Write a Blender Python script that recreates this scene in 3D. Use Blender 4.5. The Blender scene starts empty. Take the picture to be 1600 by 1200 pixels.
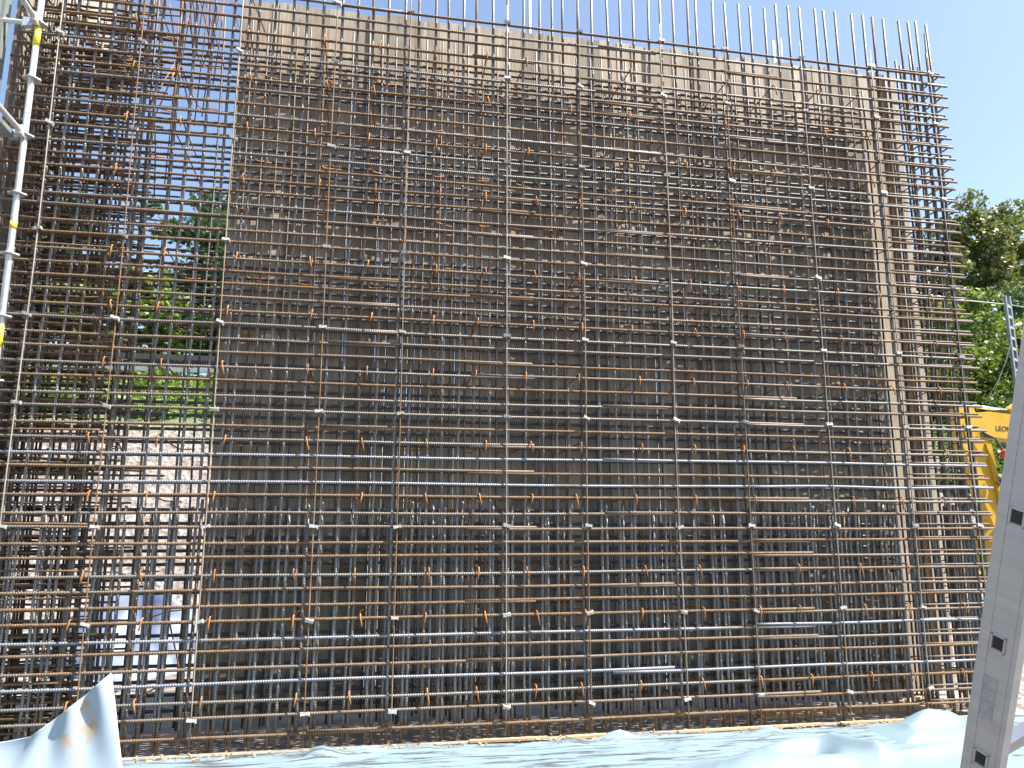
import bpy, math, random
import numpy as np
from mathutils import Vector, Matrix, Quaternion

rng = random.Random(7)
nr = np.random.default_rng(11)
S = bpy.context.scene
COL = S.collection
R = math.radians

# ------------------------------------------------------------------ camera
cam = bpy.data.cameras.new('camera')
cam.sensor_width = 36.0
cam.lens = 36.0 * 1200 / 1600
cam.clip_start = 0.05
cam.clip_end = 3000
co = bpy.data.objects.new('camera', cam)
COL.objects.link(co)
CAM = Vector((0, -6.42, 1.56))
co.location = CAM
co.rotation_euler = (R(90 + 10.58), 0, R(-10.5))
S.camera = co

# ------------------------------------------------------------------ sky, sun, exposure
SUN_AZ, SUN_EL = R(68), R(57)          # azimuth from the wall's normal, towards the right
sdir = Vector((math.sin(SUN_AZ) * math.cos(SUN_EL), -math.cos(SUN_AZ) * math.cos(SUN_EL), math.sin(SUN_EL)))
W = bpy.data.worlds.new('World')
S.world = W
W.use_nodes = True
wn = W.node_tree.nodes
bg = wn['Background']
sky = wn.new('ShaderNodeTexSky')
sky.sky_type = 'NISHITA'
sky.sun_disc = False
sky.sun_elevation = SUN_EL
sky.sun_rotation = math.atan2(sdir.x, sdir.y)
sky.air_density = 1.0
sky.dust_density = 2.0
sky.ozone_density = 1.6
W.node_tree.links.new(sky.outputs[0], bg.inputs[0])
bg.inputs[1].default_value = 0.086
sl = bpy.data.lights.new('sun', 'SUN')
sl.energy = 5.0
sl.angle = R(0.53)
sl.color = (1.0, 0.95, 0.87)
so = bpy.data.objects.new('sun', sl)
COL.objects.link(so)
so.rotation_euler = (-sdir).to_track_quat('-Z', 'Y').to_euler()
vs = S.view_settings
vs.view_transform = 'Standard'
vs.look = 'None'
vs.exposure = 1.75
vs.gamma = 1.0
vs.use_curve_mapping = False

# ------------------------------------------------------------------ materials
class NT:
    def __init__(s, name):
        s.m = bpy.data.materials.new(name)
        s.m.use_nodes = True
        s.t = s.m.node_tree
        s.b = s.t.nodes['Principled BSDF']
    def n(s, kind, **kw):
        x = s.t.nodes.new('ShaderNode' + kind)
        for k, v in kw.items():
            setattr(x, k, v)
        return x
    def l(s, a, b):
        s.t.links.new(a, b)
    def noise(s, vec, scale, detail=4, rough=0.55):
        x = s.n('TexNoise')
        x.inputs['Scale'].default_value = scale
        x.inputs['Detail'].default_value = detail
        x.inputs['Roughness'].default_value = rough
        if vec is not None:
            s.l(vec, x.inputs['Vector'])
        return x.outputs['Fac']
    def ramp(s, fac, stops):
        x = s.n('ValToRGB')
        e = x.color_ramp.elements
        while len(e) < len(stops):
            e.new(0.5)
        for el, (p, c) in zip(e, stops):
            el.position = p
            el.color = (*c, 1) if len(c) == 3 else c
        s.l(fac, x.inputs[0])
        return x.outputs[0]
    def mix(s, fac, a, b, mode='MIX'):
        x = s.n('Mix', data_type='RGBA', blend_type=mode)
        for sock, v in ((x.inputs[0], fac), (x.inputs[6], a), (x.inputs[7], b)):
            if isinstance(v, (int, float)):
                sock.default_value = v
            elif isinstance(v, tuple):
                sock.default_value = (*v, 1)
            else:
                s.l(v, sock)
        return x.outputs[2]
    def math(s, op, a, b=0.0):
        x = s.n('Math', operation=op)
        for i, v in enumerate((a, b)):
            if isinstance(v, (int, float)):
                x.inputs[i].default_value = v
            else:
                s.l(v, x.inputs[i])
        return x.outputs[0]
    def bump(s, h, strength, dist):
        x = s.n('Bump')
        x.inputs['Strength'].default_value = strength
        x.inputs['Distance'].default_value = dist
        s.l(h, x.inputs['Height'])
        s.l(x.outputs[0], s.b.inputs['Normal'])
    def set(s, **kw):
        for k, v in kw.items():
            k = k.replace('_', ' ')
            i = s.b.inputs[k]
            if hasattr(v, 'links') or hasattr(v, 'is_linked'):
                s.l(v, i)
            else:
                i.default_value = (*v, 1) if isinstance(v, tuple) else v
        return s.m

def coords(t, random_shift=True):
    tc = t.n('TexCoord')
    if not random_shift:
        return tc.outputs['Object']
    oi = t.n('ObjectInfo')
    sc = t.math('MULTIPLY', oi.outputs['Random'], 57.0)
    cx = t.n('CombineXYZ')
    for i in range(3):
        t.l(sc, cx.inputs[i])
    ad = t.n('VectorMath', operation='ADD')
    t.l(tc.outputs['Object'], ad.inputs[0])
    t.l(cx.outputs[0], ad.inputs[1])
    t._oi = oi
    return ad.outputs[0]

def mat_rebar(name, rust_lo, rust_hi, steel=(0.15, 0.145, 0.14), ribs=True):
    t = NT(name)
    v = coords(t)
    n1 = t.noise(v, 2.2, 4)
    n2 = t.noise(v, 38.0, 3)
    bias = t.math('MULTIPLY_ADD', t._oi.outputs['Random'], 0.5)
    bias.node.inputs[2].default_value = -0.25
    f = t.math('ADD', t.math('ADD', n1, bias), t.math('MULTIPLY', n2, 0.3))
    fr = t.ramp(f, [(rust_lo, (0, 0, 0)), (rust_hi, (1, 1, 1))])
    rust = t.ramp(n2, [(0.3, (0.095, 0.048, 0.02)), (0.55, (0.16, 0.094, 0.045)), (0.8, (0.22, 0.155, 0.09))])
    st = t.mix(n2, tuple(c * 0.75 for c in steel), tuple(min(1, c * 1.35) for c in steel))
    ge = t.n('NewGeometry')
    sz = t.n('SeparateXYZ')
    t.l(ge.outputs['Position'], sz.inputs[0])
    foot = t.ramp(t.math('ADD', sz.outputs[2], t.math('MULTIPLY', n2, 0.2)), [(0.10, (0.8, 0.8, 0.8)), (0.32, (0, 0, 0))])
    c = t.mix(t.math('MAXIMUM', fr, foot), st, rust)
    if ribs:
        tc = t.n('TexCoord')
        sx = t.n('SeparateXYZ')
        t.l(tc.outputs['Object'], sx.inputs[0])
        ph = t.math('ADD', t.math('MULTIPLY', sx.outputs[0], 2 * math.pi / 0.019), t.math('MULTIPLY', sx.outputs[1], 70.0))
        w = t.math('MULTIPLY_ADD', t.math('SINE', ph), 0.5)
        w.node.inputs[2].default_value = 0.5
        c = t.mix(t.math('MULTIPLY', t.math('SUBTRACT', 1.0, w), 0.38), c, (0.045, 0.03, 0.022))
        t.bump(w, 0.9, 0.0022)
    ro = t.math('MULTIPLY_ADD', fr, 0.3)
    ro.node.inputs[2].default_value = 0.5
    me = t.math('MULTIPLY_ADD', fr, -0.2)
    me.node.inputs[2].default_value = 0.25
    return t.set(Base_Color=c, Roughness=ro, Metallic=me)

def mat_simple(name, c1, c2, scale=6.0, rough=0.6, metal=0.0, bump=0.0, detail=5, stretch=None, rand=0.0):
    t = NT(name)
    v = coords(t)
    if stretch:
        mp = t.n('Mapping')
        mp.inputs['Scale'].default_value = stretch
        t.l(v, mp.inputs[0])
        v = mp.outputs[0]
    n = t.noise(v, scale, detail)
    c = t.ramp(n, [(0.3, c1), (0.7, c2)])
    if rand:
        k = t.math('MULTIPLY_ADD', t._oi.outputs['Random'], 2 * rand)
        k.node.inputs[2].default_value = 1.0 - rand
        hs = t.n('HueSaturation')
        t.l(k, hs.inputs['Value'])
        t.l(c, hs.inputs['Color'])
        c = hs.outputs[0]
    if bump:
        t.bump(n, 0.6, bump)
    return t.set(Base_Color=c, Roughness=rough, Metallic=metal)

M = {}
M['bar_h'] = mat_rebar('rebar_horizontal', 0.42, 0.92, (0.15, 0.142, 0.13))
M['bar_h_rusty'] = mat_rebar('rebar_horizontal_rusty', 0.22, 0.72, (0.15, 0.13, 0.11))
M['bar_new'] = mat_rebar('rebar_new', 0.85, 1.3, (0.20, 0.215, 0.245))
M['bar_v'] = mat_rebar('rebar_vertical', 0.70, 1.10, (0.19, 0.195, 0.19))
M['bar_shaded'] = mat_rebar('rebar_painted_shade', 0.75, 1.15, (0.085, 0.085, 0.085))  # darker steel: shade on the back mat and inner end bars painted into the colour
M['bar_old'] = mat_rebar('rebar_rusty', 0.1, 0.6)
M['rod'] = mat_rebar('spacer_rod_steel', 0.45, 0.85, (0.29, 0.255, 0.21), ribs=False)
M['rust'] = mat_simple('orange_rust', (0.22, 0.08, 0.017), (0.36, 0.155, 0.042), 45, 0.75, 0.1, rand=0.25)
M['zinc'] = mat_simple('galvanised_steel', (0.48, 0.50, 0.52), (0.66, 0.68, 0.70), 30, 0.42, 0.55)
M['clamp'] = mat_simple('pale_clamp', (0.30, 0.30, 0.29), (0.46, 0.46, 0.445), 30, 0.45, 0.1)
M['alu'] = mat_simple('aluminium', (0.52, 0.535, 0.54), (0.62, 0.635, 0.635), 4, 0.45, 0.4, stretch=(1, 1, 12))
M['sticker'] = mat_simple('worn_sticker', (0.30, 0.30, 0.29), (0.52, 0.52, 0.51), 70, 0.6)
M['dark'] = mat_simple('black_plastic', (0.02, 0.02, 0.022), (0.045, 0.04, 0.04), 20, 0.55)
M['greysteel'] = mat_simple('grey_green_steel', (0.16, 0.19, 0.18), (0.26, 0.29, 0.28), 6, 0.5, 0.35)
M['yellow'] = mat_simple('yellow_paint', (0.46, 0.27, 0.012), (0.56, 0.345, 0.02), 3, 0.38, rand=0.06)
M['yellowtape'] = mat_simple('yellow_tape', (0.75, 0.66, 0.02), (0.85, 0.78, 0.05), 8, 0.5)
M['orangetape'] = mat_simple('orange_tape', (0.85, 0.40, 0.03), (0.9, 0.5, 0.05), 8, 0.5)
M['redpaint'] = mat_simple('red_paint', (0.5, 0.03, 0.02), (0.62, 0.05, 0.03), 8, 0.4)
M['chrome'] = mat_simple('cylinder_rod', (0.6, 0.62, 0.66), (0.72, 0.74, 0.78), 8, 0.2, 0.9)
M['glass'] = mat_simple('cab_glass', (0.02, 0.03, 0.035), (0.03, 0.045, 0.05), 4, 0.06)
M['bark'] = mat_simple('bark', (0.05, 0.04, 0.03), (0.11, 0.085, 0.06), 9, 0.9, bump=0.02)
M['mast'] = mat_simple('mast_steel', (0.20, 0.23, 0.24), (0.30, 0.33, 0.34), 5, 0.5, 0.3)

def mat_plank(name, a, b, dark):
    t = NT(name)
    v = coords(t)
    mp = t.n('Mapping')
    mp.inputs['Scale'].default_value = (30, 30, 1.3)
    t.l(v, mp.inputs[0])
    g = t.noise(mp.outputs[0], 2.0, 6, 0.65)
    blot = t.noise(v, 3.0, 4)
    c = t.ramp(g, [(0.25, a), (0.72, b)])
    c = t.mix(t.ramp(blot, [(0.45, (0, 0, 0)), (0.75, (0.55, 0.55, 0.55))]), c, dark)
    vo = t.n('TexVoronoi')
    mp2 = t.n('Mapping')
    mp2.inputs['Scale'].default_value = (9, 9, 2.2)
    t.l(v, mp2.inputs[0])
    t.l(mp2.outputs[0], vo.inputs['Vector'])
    vo.inputs['Scale'].default_value = 1.0
    kn = t.ramp(vo.outputs['Distance'], [(0.05, (1, 1, 1)), (0.11, (0, 0, 0))])
    c = t.mix(t.math('MULTIPLY', kn, 0.8), c, (0.07, 0.05, 0.035))
    k = t.math('MULTIPLY_ADD', t._oi.outputs['Random'], 0.5)
    k.node.inputs[2].default_value = 0.74
    hs = t.n('HueSaturation')
    t.l(k, hs.inputs['Value'])
    t.l(c, hs.inputs['Color'])
    t.bump(g, 0.5, 0.003)
    return t.set(Base_Color=hs.outputs[0], Roughness=0.82)
M['plank'] = mat_plank('weathered_plank', (0.23, 0.185, 0.13), (0.45, 0.395, 0.315), (0.17, 0.11, 0.065))
M['batten'] = mat_plank('brown_batten', (0.16, 0.10, 0.055), (0.26, 0.18, 0.11), (0.12, 0.08, 0.05))
M['lath'] = mat_plank('fresh_lath', (0.36, 0.22, 0.11), (0.52, 0.37, 0.21), (0.24, 0.14, 0.08))

def mat_sheet(name, base, stain, rustmask=False, stains=True):
    t = NT(name)
    v = coords(t, False)
    n = t.noise(v, 1.4, 4)
    c = t.ramp(n, [(0.3, tuple(x * 0.93 for x in base)), (0.7, base)])
    if stains:
        mp = t.n('Mapping')
        mp.inputs['Scale'].default_value = (0.9, 5.5, 1)
        mp.inputs['Rotation'].default_value = (0, 0, R(-3))
        t.l(v, mp.inputs[0])
        a = t.noise(mp.outputs[0], 2.6, 9, 0.68)
        c = t.mix(t.ramp(a, [(0.53, (0, 0, 0)), (0.60, (0.9, 0.9, 0.9))]), c, stain)
        mp3 = t.n('Mapping')
        mp3.inputs['Scale'].default_value = (0.7, 14, 1)
        t.l(v, mp3.inputs[0])
        a3 = t.noise(mp3.outputs[0], 2.0, 6, 0.6)
        c = t.mix(t.ramp(a3, [(0.56, (0, 0, 0)), (0.62, (0.75, 0.75, 0.75))]), c, tuple(x * 0.8 for x in stain))
    if rustmask:
        a = t.noise(v, 4.2, 5, 0.6)
        c = t.mix(t.ramp(a, [(0.56, (0, 0, 0)), (0.68, (0.9, 0.9, 0.9))]), c, (0.40, 0.24, 0.08))
    t.bump(n, 0.15, 0.01)
    return t.set(Base_Color=c, Roughness=0.42)
M['sheet'] = mat_sheet('pale_blue_sheet', (0.165, 0.235, 0.275), (0.055, 0.053, 0.062))
M['sheet_clean'] = mat_sheet('pale_blue_fleece', (0.16, 0.225, 0.265), (0.3, 0.3, 0.3), stains=False)
M['sheet_rust'] = mat_sheet('stained_blue_sheet', (0.30, 0.37, 0.42), (0.3, 0.3, 0.3), rustmask=True, stains=False)
M['tarp'] = mat_simple('blue_grey_tarpaulin', (0.05, 0.075, 0.15), (0.20, 0.23, 0.30), 2.2, 0.45)

def mat_ground():
    t = NT('gravel_and_grass')
    v = coords(t, False)
    vo = t.n('TexVoronoi')
    vo.inputs['Scale'].default_value = 9.0
    t.l(v, vo.inputs['Vector'])
    n = t.noise(v, 1.1, 6)
    n2 = t.noise(v, 14, 5)
    st = t.ramp(n2, [(0.25, (0.085, 0.07, 0.06)), (0.5, (0.16, 0.14, 0.125)), (0.8, (0.27, 0.245, 0.225))])
    bw = t.n('RGBToBW')
    t.l(vo.outputs['Color'], bw.inputs[0])
    st = t.mix(0.5, st, bw.outputs[0], 'SOFT_LIGHT')
    gr = t.ramp(n2, [(0.3, (0.03, 0.06, 0.012)), (0.7, (0.10, 0.16, 0.04))])
    ge = t.n('NewGeometry')
    sx = t.n('SeparateXYZ')
    t.l(ge.outputs['Position'], sx.inputs[0])
    h = t.math('ADD', sx.outputs[2], t.math('MULTIPLY', n, 1.4))
    k = t.ramp(t.math('MULTIPLY', h, 0.1), [(0.44, (0, 0, 0)), (0.50, (1, 1, 1))])
    c = t.mix(k, st, gr)
    t.bump(vo.outputs['Distance'], 0.8, 0.06)
    return t.set(Base_Color=c, Roughness=0.9)
M['ground'] = mat_ground()
M['bounce_cut'] = mat_simple('bounce_cut_dark', (0.035, 0.028, 0.022), (0.085, 0.068, 0.052), 4, 0.95, bump=0.02)  # dark tone for the added ground that cuts bounce light
M['concrete'] = mat_simple('foundation_concrete', (0.14, 0.125, 0.11), (0.26, 0.24, 0.21), 5, 0.9, bump=0.01)

def mat_leaf(name, a, b, c3):
    t = NT(name)
    v = coords(t)
    n = t.noise(v, 0.55, 3)
    n2 = t.noise(v, 9.0, 2)
    c = t.ramp(n2, [(0.3, a), (0.7, b)])
    c = t.mix(t.ramp(n, [(0.45, (0, 0, 0)), (0.7, (0.8, 0.8, 0.8))]), c, c3)
    tr = t.n('BsdfTranslucent')
    t.l(c, tr.inputs[0])
    mx = t.n('MixShader')
    mx.inputs[0].default_value = 0.35
    t.l(t.b.outputs[0], mx.inputs[1])
    t.l(tr.outputs[0], mx.inputs[2])
    t.l(mx.outputs[0], t.t.nodes['Material Output'].inputs[0])
    return t.set(Base_Color=c, Roughness=0.5)
M['leaf'] = mat_leaf('leaves_mid', (0.045, 0.085, 0.018), (0.10, 0.17, 0.035), (0.13, 0.20, 0.03))
M['leaf_dark'] = mat_leaf('leaves_dark', (0.025, 0.055, 0.014), (0.06, 0.11, 0.03), (0.04, 0.08, 0.02))
M['leaf_bright'] = mat_leaf('leaves_bright', (0.08, 0.14, 0.02), (0.17, 0.24, 0.04), (0.22, 0.27, 0.04))
M['leaf_olive'] = mat_leaf('leaves_olive', (0.075, 0.105, 0.025), (0.15, 0.185, 0.05), (0.20, 0.20, 0.06))

# ------------------------------------------------------------------ mesh helpers
class MB:
    def __init__(s):
        s.v, s.f = [], []
    def add(s, vs, fs):
        b = len(s.v)
        s.v += [tuple(v) for v in vs]
        s.f += [tuple(i + b for i in f) for f in fs]
        return s
    def box(s, c, size, rot=None):
        hx, hy, hz = (x / 2 for x in size)
        vs = [Vector((x, y, z)) for z in (-hz, hz) for x, y in ((-hx, -hy), (hx, -hy), (hx, hy), (-hx, hy))]
        if rot is not None:
            vs = [rot @ v for v in vs]
        c = Vector(c)
        return s.add([v + c for v in vs], [(3, 2, 1, 0), (4, 5, 6, 7), (0, 1, 5, 4), (1, 2, 6, 5), (2, 3, 7, 6), (3, 0, 4, 7)])
    def tube(s, pts, r, n=8, cap=True):
        pts = [Vector(p) for p in pts]
        rs = r if isinstance(r, (list, tuple)) else [r] * len(pts)
        up = None
        base = len(s.v)
        vs = []
        for i, p in enumerate(pts):
            d = (pts[min(i + 1, len(pts) - 1)] - pts[max(i - 1, 0)]).normalized()
            if up is None:
                up = Vector((0, 0, 1)) if abs(d.z) < 0.9 else Vector((0, 1, 0))
            a = d.cross(up)
            if a.length < 1e-4:
                a = d.orthogonal()
            a.normalize()
            b = d.cross(a)
            up = -b
            up = b.cross(d) if False else -b
            for k in range(n):
                th = 2 * math.pi * k / n
                vs.append(p + (a * math.cos(th) + b * math.sin(th)) * rs[i])
        fs = []
        for i in range(len(pts) - 1):
            for k in range(n):
                k2 = (k + 1) % n
                fs.append((i * n + k, i * n + k2, (i + 1) * n + k2, (i + 1) * n + k))
        if cap:
            fs.append(tuple(range(n - 1, -1, -1)))
            m = (len(pts) - 1) * n
            fs.append(tuple(m + k for k in range(n)))
        return s.add(vs, fs)
    def prism(s, poly, y0, y1):
        """outline in x,z extruded along y"""
        n = len(poly)
        vs = [(x, y0, z) for x, z in poly] + [(x, y1, z) for x, z in poly]
        fs = [tuple(range(n)), tuple(range(2 * n - 1, n - 1, -1))]
        fs += [(i, i + n, (i + 1) % n + n, (i + 1) % n) for i in range(n)]
        return s.add(vs, fs)
    def mesh(s, name, mat, smooth=False):
        me = bpy.data.meshes.new(name)
        me.from_pydata(s.v, [], s.f)
        me.materials.append(mat)
        if smooth:
            me.polygons.foreach_set('use_smooth', [True] * len(me.polygons))
        me.update()
        return me

def link(name, data, parent=None, loc=None, rot=None):
    o = bpy.data.objects.new(name, data)
    COL.objects.link(o)
    if parent is not None:
        o.parent = parent
    if loc is not None:
        o.location = loc
    if rot is not None:
        o.rotation_euler = rot
    return o

def part(name, mb, mat, parent, smooth=False, loc=None, rot=None):
    return link(name, mb.mesh(name, mat, smooth), parent, loc, rot)

def tag(o, label, cat, group=None):
    o['label'] = label
    o['category'] = cat
    if group:
        o['group'] = group
    return o

def thing(name, label, cat, loc=(0, 0, 0), group=None):
    return tag(link(name, None, None, loc), label, cat, group)

def smoothed_auto(me, ang=40):
    me.polygons.foreach_set('use_smooth', [True] * len(me.polygons))
    try:
        me.set_sharp_from_angle(angle=R(ang))
    except Exception:
        pass

# ------------------------------------------------------------------ ground
def hsum(x, y, k=1.0):
    return (math.sin(x * 1.3 * k + 0.7) * math.cos(y * 1.1 * k + 0.3) + 0.5 * math.sin(x * 2.9 * k + y * 2.3 * k) + 0.25 * math.sin(x * 6.1 * k - y * 5.3 * k + 1.0))

def bank_z(x, y):
    yy = y - 0.05 * max(-10, min(30, x))
    pts = [(-999, 0), (8.6, 0.0), (9.6, 0.35), (13.2, 3.55), (14.2, 3.75), (17.5, 4.9), (24, 5.1), (9999, 5.1)]
    for (a, za), (b, zb) in zip(pts, pts[1:]):
        if yy <= b:
            z = za + (zb - za) * (yy - a) / (b - a)
            break
    return z * (1.0 + 0.17 * max(0.0, min(1.0, (4 - x) / 6)))

def build_ground():
    xs = [-900, -300, -120, -60, -35] + [-25 + 0.6 * i for i in range(120)] + [50, 60, 80, 120, 300, 900]
    ys = [-900, -300, -100, -40, -20, -10, -6, -4, -2, 0] + [1.0 + 0.5 * i for i in range(50)] + [27, 30, 36, 45, 60, 100, 200, 400, 900]
    vs = []
    for y in ys:
        for x in xs:
            z = bank_z(x, y) - 0.16
            if 4 < y < 30 and abs(x) < 60:
                z += 0.09 * hsum(x, y, 1.2) * min(1, (y - 4) / 3)
            vs.append((x, y, z))
    nx = len(xs)
    fs = [(j * nx + i, j * nx + i + 1, (j + 1) * nx + i + 1, (j + 1) * nx + i) for j in range(len(ys) - 1) for i in range(nx - 1)]
    mb = MB()
    mb.v, mb.f = vs, fs
    o = link('ground', mb.mesh('ground', M['ground'], True))
    o['kind'] = 'structure'
build_ground()
mb = MB()  # unseen dark ground sheet around the camera, added to reduce light bounced onto the wall
sxs = [-60, -30, -15] + [-10 + .8 * i for i in range(30)] + [18, 30, 60]
sys_ = [-60, -30, -15] + [-9 + .4 * i for i in range(20)]
for yy in sys_:
    for xx in sxs:
        mb.v.append((xx, yy, -0.135 + .008 * hsum(xx, yy, 2.0)))
mb.f = [(j * len(sxs) + i, j * len(sxs) + i + 1, (j + 1) * len(sxs) + i + 1, (j + 1) * len(sxs) + i) for j in range(len(sys_) - 1) for i in range(len(sxs) - 1)]
o = link('bounce_cut_ground', mb.mesh('bounce_cut_ground', M['bounce_cut'], True))
o['kind'] = 'structure'
o = link('foundation_slab', MB().box((1.2, 0.615, -0.145), (9.6, 1.37, 0.11)).mesh('foundation_slab', M['concrete']))
o['kind'] = 'structure'

# ------------------------------------------------------------------ the rebar cage
ROWS = [6.227, 6.099, 5.986, 5.859, 5.753, 5.642, 5.53, 5.426, 5.316, 5.181, 5.054, 4.952, 4.826, 4.707, 4.583, 4.484, 4.354, 4.238, 4.141, 4.026, 3.9, 3.781, 3.65, 3.556, 3.439, 3.323, 3.201, 3.086, 2.972, 2.859, 2.729, 2.617, 2.5, 2.379, 2.247, 2.143, 2.035, 1.927, 1.815, 1.693, 1.577, 1.466, 1.346, 1.212, 1.084, 0.977, 0.86, 0.729, 0.639, 0.525, 0.412, 0.289, 0.163, 0.027]
ROWS = [0.6 * z + 0.4 * (6.227 - i * 6.2 / 53) for i, z in enumerate(ROWS)]
LONG = [-1.086, -0.955, -0.817, -0.684, -0.533, -0.381, -0.233, -0.101, 0.044, 0.19, 0.313, 0.467, 0.593, 0.725, 0.864, 0.993, 1.159, 1.308, 1.459, 1.592, 1.694, 1.841, 1.977, 2.133, 2.271, 2.403, 2.556, 2.691, 2.826, 2.969, 3.065, 3.224, 3.384, 3.532, 3.659, 3.809, 3.929, 4.079, 4.216, 4.374, 4.477, 4.631, 4.801, 4.934, 5.054, 5.174, 5.341, 5.47, 5.569, 5.698]
LONG = [-2.96 + 0.137 * i + rng.uniform(-.02, .02) for i in range(14)] + LONG
RODX = [-2.67, -2.029, -1.235, -0.421, 0.236, 1.136, 1.838, 2.663, 3.323, 4.153, 4.947, 5.623]
CLAMPZ = [6.19, 5.597, 4.88, 3.955, 3.25, 2.434, 1.575, 0.842, 0.154]
HOOKX = [-2.098, -1.667, -1.166, -0.525, -0.067, 0.494, 0.915, 1.357, 1.782, 2.304, 2.843, 3.34, 3.788, 4.357, 4.809, 5.333]
HOOKZ = [5.878, 5.39, 4.897, 4.44, 3.772, 3.33, 2.841, 2.228, 1.795, 1.2, 0.817, 0.26]
XL, XR = -2.98, 5.82
YB_H, YB_V = 0.690, 0.664           # back mat
YF = 0.745                          # formwork face

cage = thing('rebar_cage', 'tall rusty steel reinforcement cage of crossing bars filling the picture', 'rebar cage', (0, 0, 0))

def bar_variants(name, length, r, mat, count, wob, nseg=14, n=8):
    out = []
    for i in range(count):
        a1, a2 = rng.uniform(-1, 1), rng.uniform(-1, 1)
        p1, p2 = rng.uniform(0, 6.28), rng.uniform(0, 6.28)
        pts = []
        for k in range(nseg + 1):
            u = k / nseg
            x = u * length
            pts.append((x, wob * 0.6 * a1 * math.sin(2.2 * u * 3.14 + p1), wob * a2 * math.sin(3.1 * u * 3.14 + p2)))
        out.append(MB().tube(pts, r, n).mesh(name, mat, True))
    return out

rH = 0.0120
LAP = (4.4, 6.9, 3.2, 5.6)
HM = {(k, L): (bar_variants('horizontal_bar', L, rH, M[k], 2, 0.006), bar_variants('horizontal_bar', 9.4 - L, rH, M[k], 2, 0.006)) for k in ('bar_h', 'bar_h_rusty', 'bar_new') for L in LAP}
hb_c = bar_variants('horizontal_bar', 8.25, 0.0145, M['bar_shaded'], 4, 0.006)
for i, z in enumerate(ROWS):
    dz = rng.uniform(-.006, .006)
    tilt = rng.uniform(-.0012, .0012)
    lap = 0.95 if i % 2 else 0.0                       # the laps are staggered from row to row
    new = any(abs(z - q) < .05 for q in (0.41, 0.73, 1.927, 2.143))
    LL = rng.choice(LAP)
    hb_a = HM['bar_new' if new else rng.choice(('bar_h', 'bar_h_rusty', 'bar_h_rusty')), LL][0]
    hb_b = HM['bar_new' if new else rng.choice(('bar_h', 'bar_h', 'bar_h_rusty')), LL][1]
    a = link('horizontal_bar', rng.choice(hb_a), cage, (XL - 0.03 + rng.uniform(-.03, .03) , -0.012, z + dz + 0.002), (0, tilt, 0))
    b = link('horizontal_bar', rng.choice(hb_b), cage, (XR - (9.4 - LL) + rng.uniform(-.03, .02), -0.014 - 0.006 * rng.random(), z + dz - 0.014), (0, rng.uniform(-.0015, .0015), 0))
    if lap:
        a.location.z -= 0.014
        b.location.z += 0.015
    zb = 6.14 - i * 0.1165 + rng.uniform(-.006, .006)
    if zb > 0.0:
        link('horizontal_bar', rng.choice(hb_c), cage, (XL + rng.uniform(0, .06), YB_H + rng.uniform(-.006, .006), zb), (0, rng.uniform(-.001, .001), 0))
rV = 0.0125
vb = bar_variants('vertical_bar', 6.87, rV, M['bar_v'], 6, 0.012)
vshort = bar_variants('vertical_bar', 5.2, rV * 0.9, M['bar_v'], 4, 0.010)
st = bar_variants('starter_bar', 1.80, rV * 1.05, M['bar_v'], 5, 0.006, 6)
vbk = bar_variants('vertical_bar', 6.5, 0.0098, M['bar_shaded'], 5, 0.010)
UPR = (0, R(-90), 0)
def upright(name, me, x, y, z, lx=0.0, ly=0.0):
    return link(name, me, cage, (x, y, z), (rng.uniform(0, 6.28) * 0, R(-90) + lx, ly))
for i, x in enumerate(LONG):
    upright('vertical_bar', rng.choice(vb), x + rng.uniform(-.006, .006), 0.012, -0.09 + rng.uniform(-.012, .012) + .07 * (x > 3.85), rng.uniform(-.0018, .0018))
    if rng.random() < 0.92:
        upright('starter_bar', rng.choice(st), x + rng.choice((-1, 1)) * rng.uniform(.026, .05), 0.016 + rng.uniform(0, .02), -0.09 + rng.uniform(-.02, .08), rng.uniform(-.012, .012))
x = XL + 0.05
nb = 0
while x < XR - 0.46:
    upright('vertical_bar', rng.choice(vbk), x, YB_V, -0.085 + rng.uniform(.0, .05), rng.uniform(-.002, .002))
    upright('starter_bar', rng.choice(st), x + rng.uniform(.028, .045), YB_V - 0.03, -0.09 + rng.uniform(-.02, .08), rng.uniform(-.01, .01))
    x += 0.142 + rng.uniform(-.02, .02)
    nb += 1
# a second, denser layer of uprights inside the left end and the right end
for x in [-2.9, -2.74, -2.6, -2.47, -2.3, -2.16, -2.02]:
    upright('vertical_bar', rng.choice(vb), x + rng.uniform(-.02, .02), 0.22 + rng.uniform(-.05, .12), -0.02, rng.uniform(-.004, .004))
for y in (0.14, 0.27, 0.40, 0.52):
    upright('vertical_bar', rng.choice(vb), XR - 0.045 + rng.uniform(-.01, .01), y, -0.02 - rng.random() * .35, rng.uniform(-.002, .002))
    upright('vertical_bar', rng.choice(vb), XL + 0.05 + rng.uniform(-.01, .01), y, -0.02, rng.uniform(-.002, .002))
    upright('starter_bar', rng.choice(st), XR - 0.08, y + .03, -0.02, rng.uniform(-.01, .01))

vdark = bar_variants('vertical_bar', 6.75, rV, M['bar_shaded'], 3, 0.012)  # backlit look of these inner uprights comes from the shade-dark steel colour
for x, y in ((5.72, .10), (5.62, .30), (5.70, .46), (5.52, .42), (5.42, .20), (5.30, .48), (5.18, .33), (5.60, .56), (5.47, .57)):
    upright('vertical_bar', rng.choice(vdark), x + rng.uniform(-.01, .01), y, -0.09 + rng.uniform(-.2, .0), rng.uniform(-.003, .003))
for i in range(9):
    upright('vertical_bar', rng.choice(vdark), -2.92 + .11 * i + rng.uniform(-.03, .03), rng.uniform(.3, .6), -0.09, rng.uniform(-.004, .004))
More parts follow.
